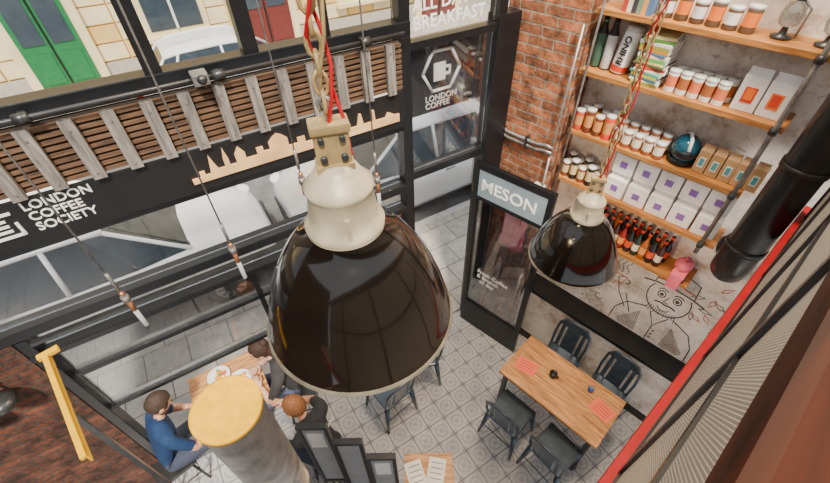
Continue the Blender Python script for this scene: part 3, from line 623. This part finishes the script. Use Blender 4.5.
PEO=[('seated_man_navy_shirt',-2.31,1.35),('seated_man_dark_shirt',-.80,1.38),('seated_woman',-1.24,2.06)]
T=(-1.82,1.90)
M1=look(PEO[0][1],PEO[0][2],T[0]+.05,T[1]); M2=look(PEO[1][1],PEO[1][2],T[0]+.1,T[1]-.05); M3=look(PEO[2][1],PEO[2][2],T[0],T[1])
person(PEO[0][0],M1,(.008,.035,.11),(.05,.06,.1),(.62,.32,.19),(.05,.03,.02),(-.12,.40,.79),(.16,.42,.80),.16,0,35,beard=True)
person(PEO[1][0],M2,(.03,.034,.042),(.04,.05,.08),(.64,.32,.19),(.22,.085,.03),(-.12,.53,.80),(.12,.54,.81),.14,10,15,beard=True,elbL=(-.24,.34,.79),elbR=(.24,.34,.80),tee='MOTION')
person(PEO[2][0],M3,(.035,.035,.04),(.1,.12,.2),(.66,.38,.26),(.04,.02,.012),(-.1,.30,.80),(.14,.30,.80),.1,0,30,longhair=True)
for M in (M1,M2,M3): stool(M)
chair(Matrix.Translation((-.30,2.02,0))@Matrix.Rotation(R(40),4,'Z')); chair(Matrix.Translation((.02,2.42,0))@Matrix.Rotation(R(100),4,'Z'))
# ------------------------------------------------------------------ street
asph=mat('asphalt',(.16,.16,.165),.9,0,.25,3,.3,bscale=60); pav=brick_mat('pavement_slabs',(.62,.57,.50),(.50,.46,.41),(.20,.18,.16),.5,.4,flat=True)
b=MB(); b.b2(-14,22,1.88,9.28,-.2,-.12,asph); b.done('street_road',FM)
b=MB(); b.b2(-14,22,.09,1.75,-.2,-.0,pav); b.b2(-14,22,1.75,1.87,-.2,.01,mat('kerb',(.6,.58,.55),.8)); b.done('pavement',FM)
b=MB(); b.b2(-14,22,9.3,10.78,-.2,.02,pav); b.done('pavement',FM)
stucco=mat('stucco_yellow',(.86,.58,.20),.85,0,.12,2,.2); stuccoL=mat('stucco_cream',(.92,.76,.45),.85,0,.1,2)
b=MB(); b.b2(-14,22,11.1,11.6,0,9,stucco); b.b2(-14,22,11.0,11.1,0,.5,mat('stone_base',(.5,.45,.38),.9))
for k in range(12):
    z=.55+k*.42; x=-14
    while x<22:
        b.b2(x+.02,x+.88,11.03,11.1,z,z+.38,stuccoL if (k+int(x))%5 else stucco); x+=.9
gdoor=mat('green_door',(.012,.20,.06),.5); bdoor=mat('oxblood_door',(.18,.03,.025),.5); dglass=mat('dark_pane',(.05,.07,.09),.1)
def portal(x0,x1,z1,m):
    b.b2(x0-.22,x1+.22,10.9,11.1,0,z1+.25,stuccoL); b.b2(x0,x1,10.86,10.95,.05,z1,m)
    mid=(x0+x1)/2; b.b2(mid-.02,mid+.02,10.83,10.9,.05,z1,blackm)
    for a,c in ((x0+.1,mid-.08),(mid+.08,x1-.1)):
        b.b2(a,c,10.84,10.87,.3,1.0,m); b.b2(a,c,10.84,10.87,1.2,z1-.5,dglass); b.b2(a,c,10.84,10.87,z1-.4,z1-.1,m)
portal(-2.6,-1.35,2.9,gdoor); portal(2.5,3.9,2.9,bdoor); portal(8.5,9.9,2.9,bdoor)
for x in (-5.2,.2,5.6,7.0,11.5):
    b.b2(x-.15,x+1.45,10.92,11.1,.9,3.2,stuccoL); b.b2(x,x+1.3,10.9,10.95,1.05,3.05,dglass); b.b2(x+.62,x+.68,10.86,10.92,1.05,3.05,white); b.b2(x,x+1.3,10.86,10.92,2.2,2.26,white); b.b2(x-.2,x+1.5,10.8,11.0,.82,.92,stuccoL)
b.done('building',FM)
def car(M,paint,name='parked_car'):
    b=MB()
    st=[(-2.12,.55,.35,.62),(-2.05,.74,.25,.72),(-1.8,.84,.2,.86),(-1.3,.88,.18,.92),(-.5,.89,.18,.93),(.4,.89,.18,.92),(.9,.88,.18,.90),(1.4,.85,.2,.82),(1.85,.78,.22,.72),(2.08,.62,.28,.60),(2.14,.45,.35,.5)]
    rings=[]
    for x,w,zl,zs in st:
        p=[(-w*.92,zl),(-w,zl+.12),(-w,zs-.12),(-w*.93,zs-.02),(-w*.6,zs+.02),(0,zs+.035),(w*.6,zs+.02),(w*.93,zs-.02),(w,zs-.12),(w,zl+.12),(w*.92,zl)]
        rings.append([b.bm.verts.new((x,y,z)) for y,z in p])
    fs=[]
    for a,c in zip(rings,rings[1:]):
        n=len(a)
        for k in range(n): fs.append(b.bm.faces.new((a[k],a[(k+1)%n],c[(k+1)%n],c[k])))
    fs+= [b.bm.faces.new(rings[0][::-1]),b.bm.faces.new(rings[-1])]; b._fin(fs,paint,True)
    base=[(-1.75,.72,.90),(-1.3,.8,.93),(-.2,.82,.93),(.5,.8,.92),(1.1,.7,.88)]; top=[(-1.35,.56,1.38),(-1.05,.62,1.45),(-.2,.64,1.48),(.15,.62,1.46),(.35,.56,1.40)]
    R1=[]
    for (x,w,z),(x2,w2,z2) in zip(base,top):
        R1.append([b.bm.verts.new((x,-w,z)),b.bm.verts.new((x2,-w2,z2)),b.bm.verts.new((x2,w2,z2)),b.bm.verts.new((x,w,z))])
    gl=mat('car_glass',(.03,.045,.06),.04); sd=[];rf=[]
    for a,c in zip(R1,R1[1:]):
        sd.append(b.bm.faces.new((a[0],a[1],c[1],c[0]))); rf.append(b.bm.faces.new((a[1],a[2],c[2],c[1]))); sd.append(b.bm.faces.new((a[2],a[3],c[3],c[2])))
    sd+=[b.bm.faces.new(R1[0]),b.bm.faces.new(R1[-1][::-1])]; b._fin(sd,gl,False); b._fin(rf,paint,True)
    for s_ in (-1,1):
        for i in (0,1,2,4): b.tube([(base[i][0],s_*base[i][1],base[i][2]),(top[i][0],s_*top[i][1],top[i][2])],.028,paint,8)
        b.tube([(x,s_*w,z) for x,w,z in top],.03,paint,8)
        for x in (-.85,.3,1.0): b.tube([(x,s_*.897,.32),(x,s_*.897,.80)],.004,blackm,4)
        for x in (-.4,.7): b.tube([(x-.08,s_*.90,.76),(x+.08,s_*.90,.76)],.014,steel,6)
        b.sph((.85,s_*.98,.95),(.09,.07,.06),paint); b.sph((1.98,s_*.6,.6),(.13,.13,.07),white); b.b2(-2.1,-1.98,s_*.6-.14,s_*.6+.14,.62,.76,red,.02)
        for x in (-1.3,1.32):
            b.tube([(x,s_*.70,.2),(x,s_*.90,.2)],.32,mat('tyre',(.02,.02,.02),.8),24); b.tube([(x,s_*.9,.2),(x,s_*.915,.2)],.2,steel,20)
            for k in range(5): b.box((x,s_*.917,.2),(.36,.01,.04),steeld,Matrix.Rotation(R(36*k),3,'Y'))
    b.tube([(.42,-.5,1.4),(1.08,-.6,.9)],.008,blackm,5); b.tube([(2.12,-.3,.45),(2.15,.3,.45)],.05,blackm,8)
    b.done(name,M)
silver=mat('paint_silver',(.66,.69,.72),.25,.3,.03,coat=.6); whitep=mat('paint_white',(.88,.89,.90),.25,0,.03,coat=.6); navyp=mat('paint_grey',(.12,.15,.19),.25,.3,.03,coat=.6)
car(at(FM,-1.6,2.85,0,0),whitep); car(at(FM,2.95,2.85,0,R(180)),silver); car(at(FM,-6.3,2.95,0,0),navyp); car(at(FM,7.6,2.95,0,0),navyp); car(at(FM,1.5,8.2,0,0),whitep)
# ------------------------------------------------------------------ lights
def area(name,loc,size,power,col,rot=(0,0,0)):
    l=bpy.data.lights.new(name,'AREA'); l.energy=power; l.size=size; l.color=col; o=bpy.data.objects.new(name,l); C.collection.objects.link(o); o.location=loc; o.rotation_euler=rot
def point(name,loc,power,col,r=.05):
    l=bpy.data.lights.new(name,'POINT'); l.energy=power; l.color=col; l.shadow_soft_size=r; o=bpy.data.objects.new(name,l); C.collection.objects.link(o); o.location=loc
point('lamp_bulb_light',(-.152,.686,3.60),8,(1,.72,.42)); point('lamp_bulb_light',(.882,1.60,2.83),32,(1,.68,.38))
area('warm_fill_light',(1.0,2.0,6.4),.6,170,(1,.78,.52))  # warm fill added above the open room; no ceiling fixture there
s=bpy.data.lights.new('sun','SUN'); s.energy=6.8; s.angle=R(6); s.color=(1,.91,.78); so=bpy.data.objects.new('sun',s); C.collection.objects.link(so); so.rotation_euler=(R(35),R(-10),R(25))
w=bpy.data.worlds.new('w'); C.scene.world=w; w.use_nodes=True; bg=w.node_tree.nodes['Background']; bg.inputs[0].default_value=(.92,.96,1,1); bg.inputs[1].default_value=1.1
# ------------------------------------------------------------------ camera
cd=bpy.data.cameras.new('camera'); cam=bpy.data.objects.new('camera',cd); C.collection.objects.link(cam); C.scene.camera=cam
cd.sensor_width=36; cd.lens=413/830*36; cd.clip_start=.02
r_=Vector((.9997,-.0165,-.017)); dn=Vector((-.0237,-.6957,-.7179)); fw=Vector((0,.7181,-.6959))
cam.matrix_world=Matrix(((r_.x,-dn.x,-fw.x,0),(r_.y,-dn.y,-fw.y,0),(r_.z,-dn.z,-fw.z,4.5),(0,0,0,1)))
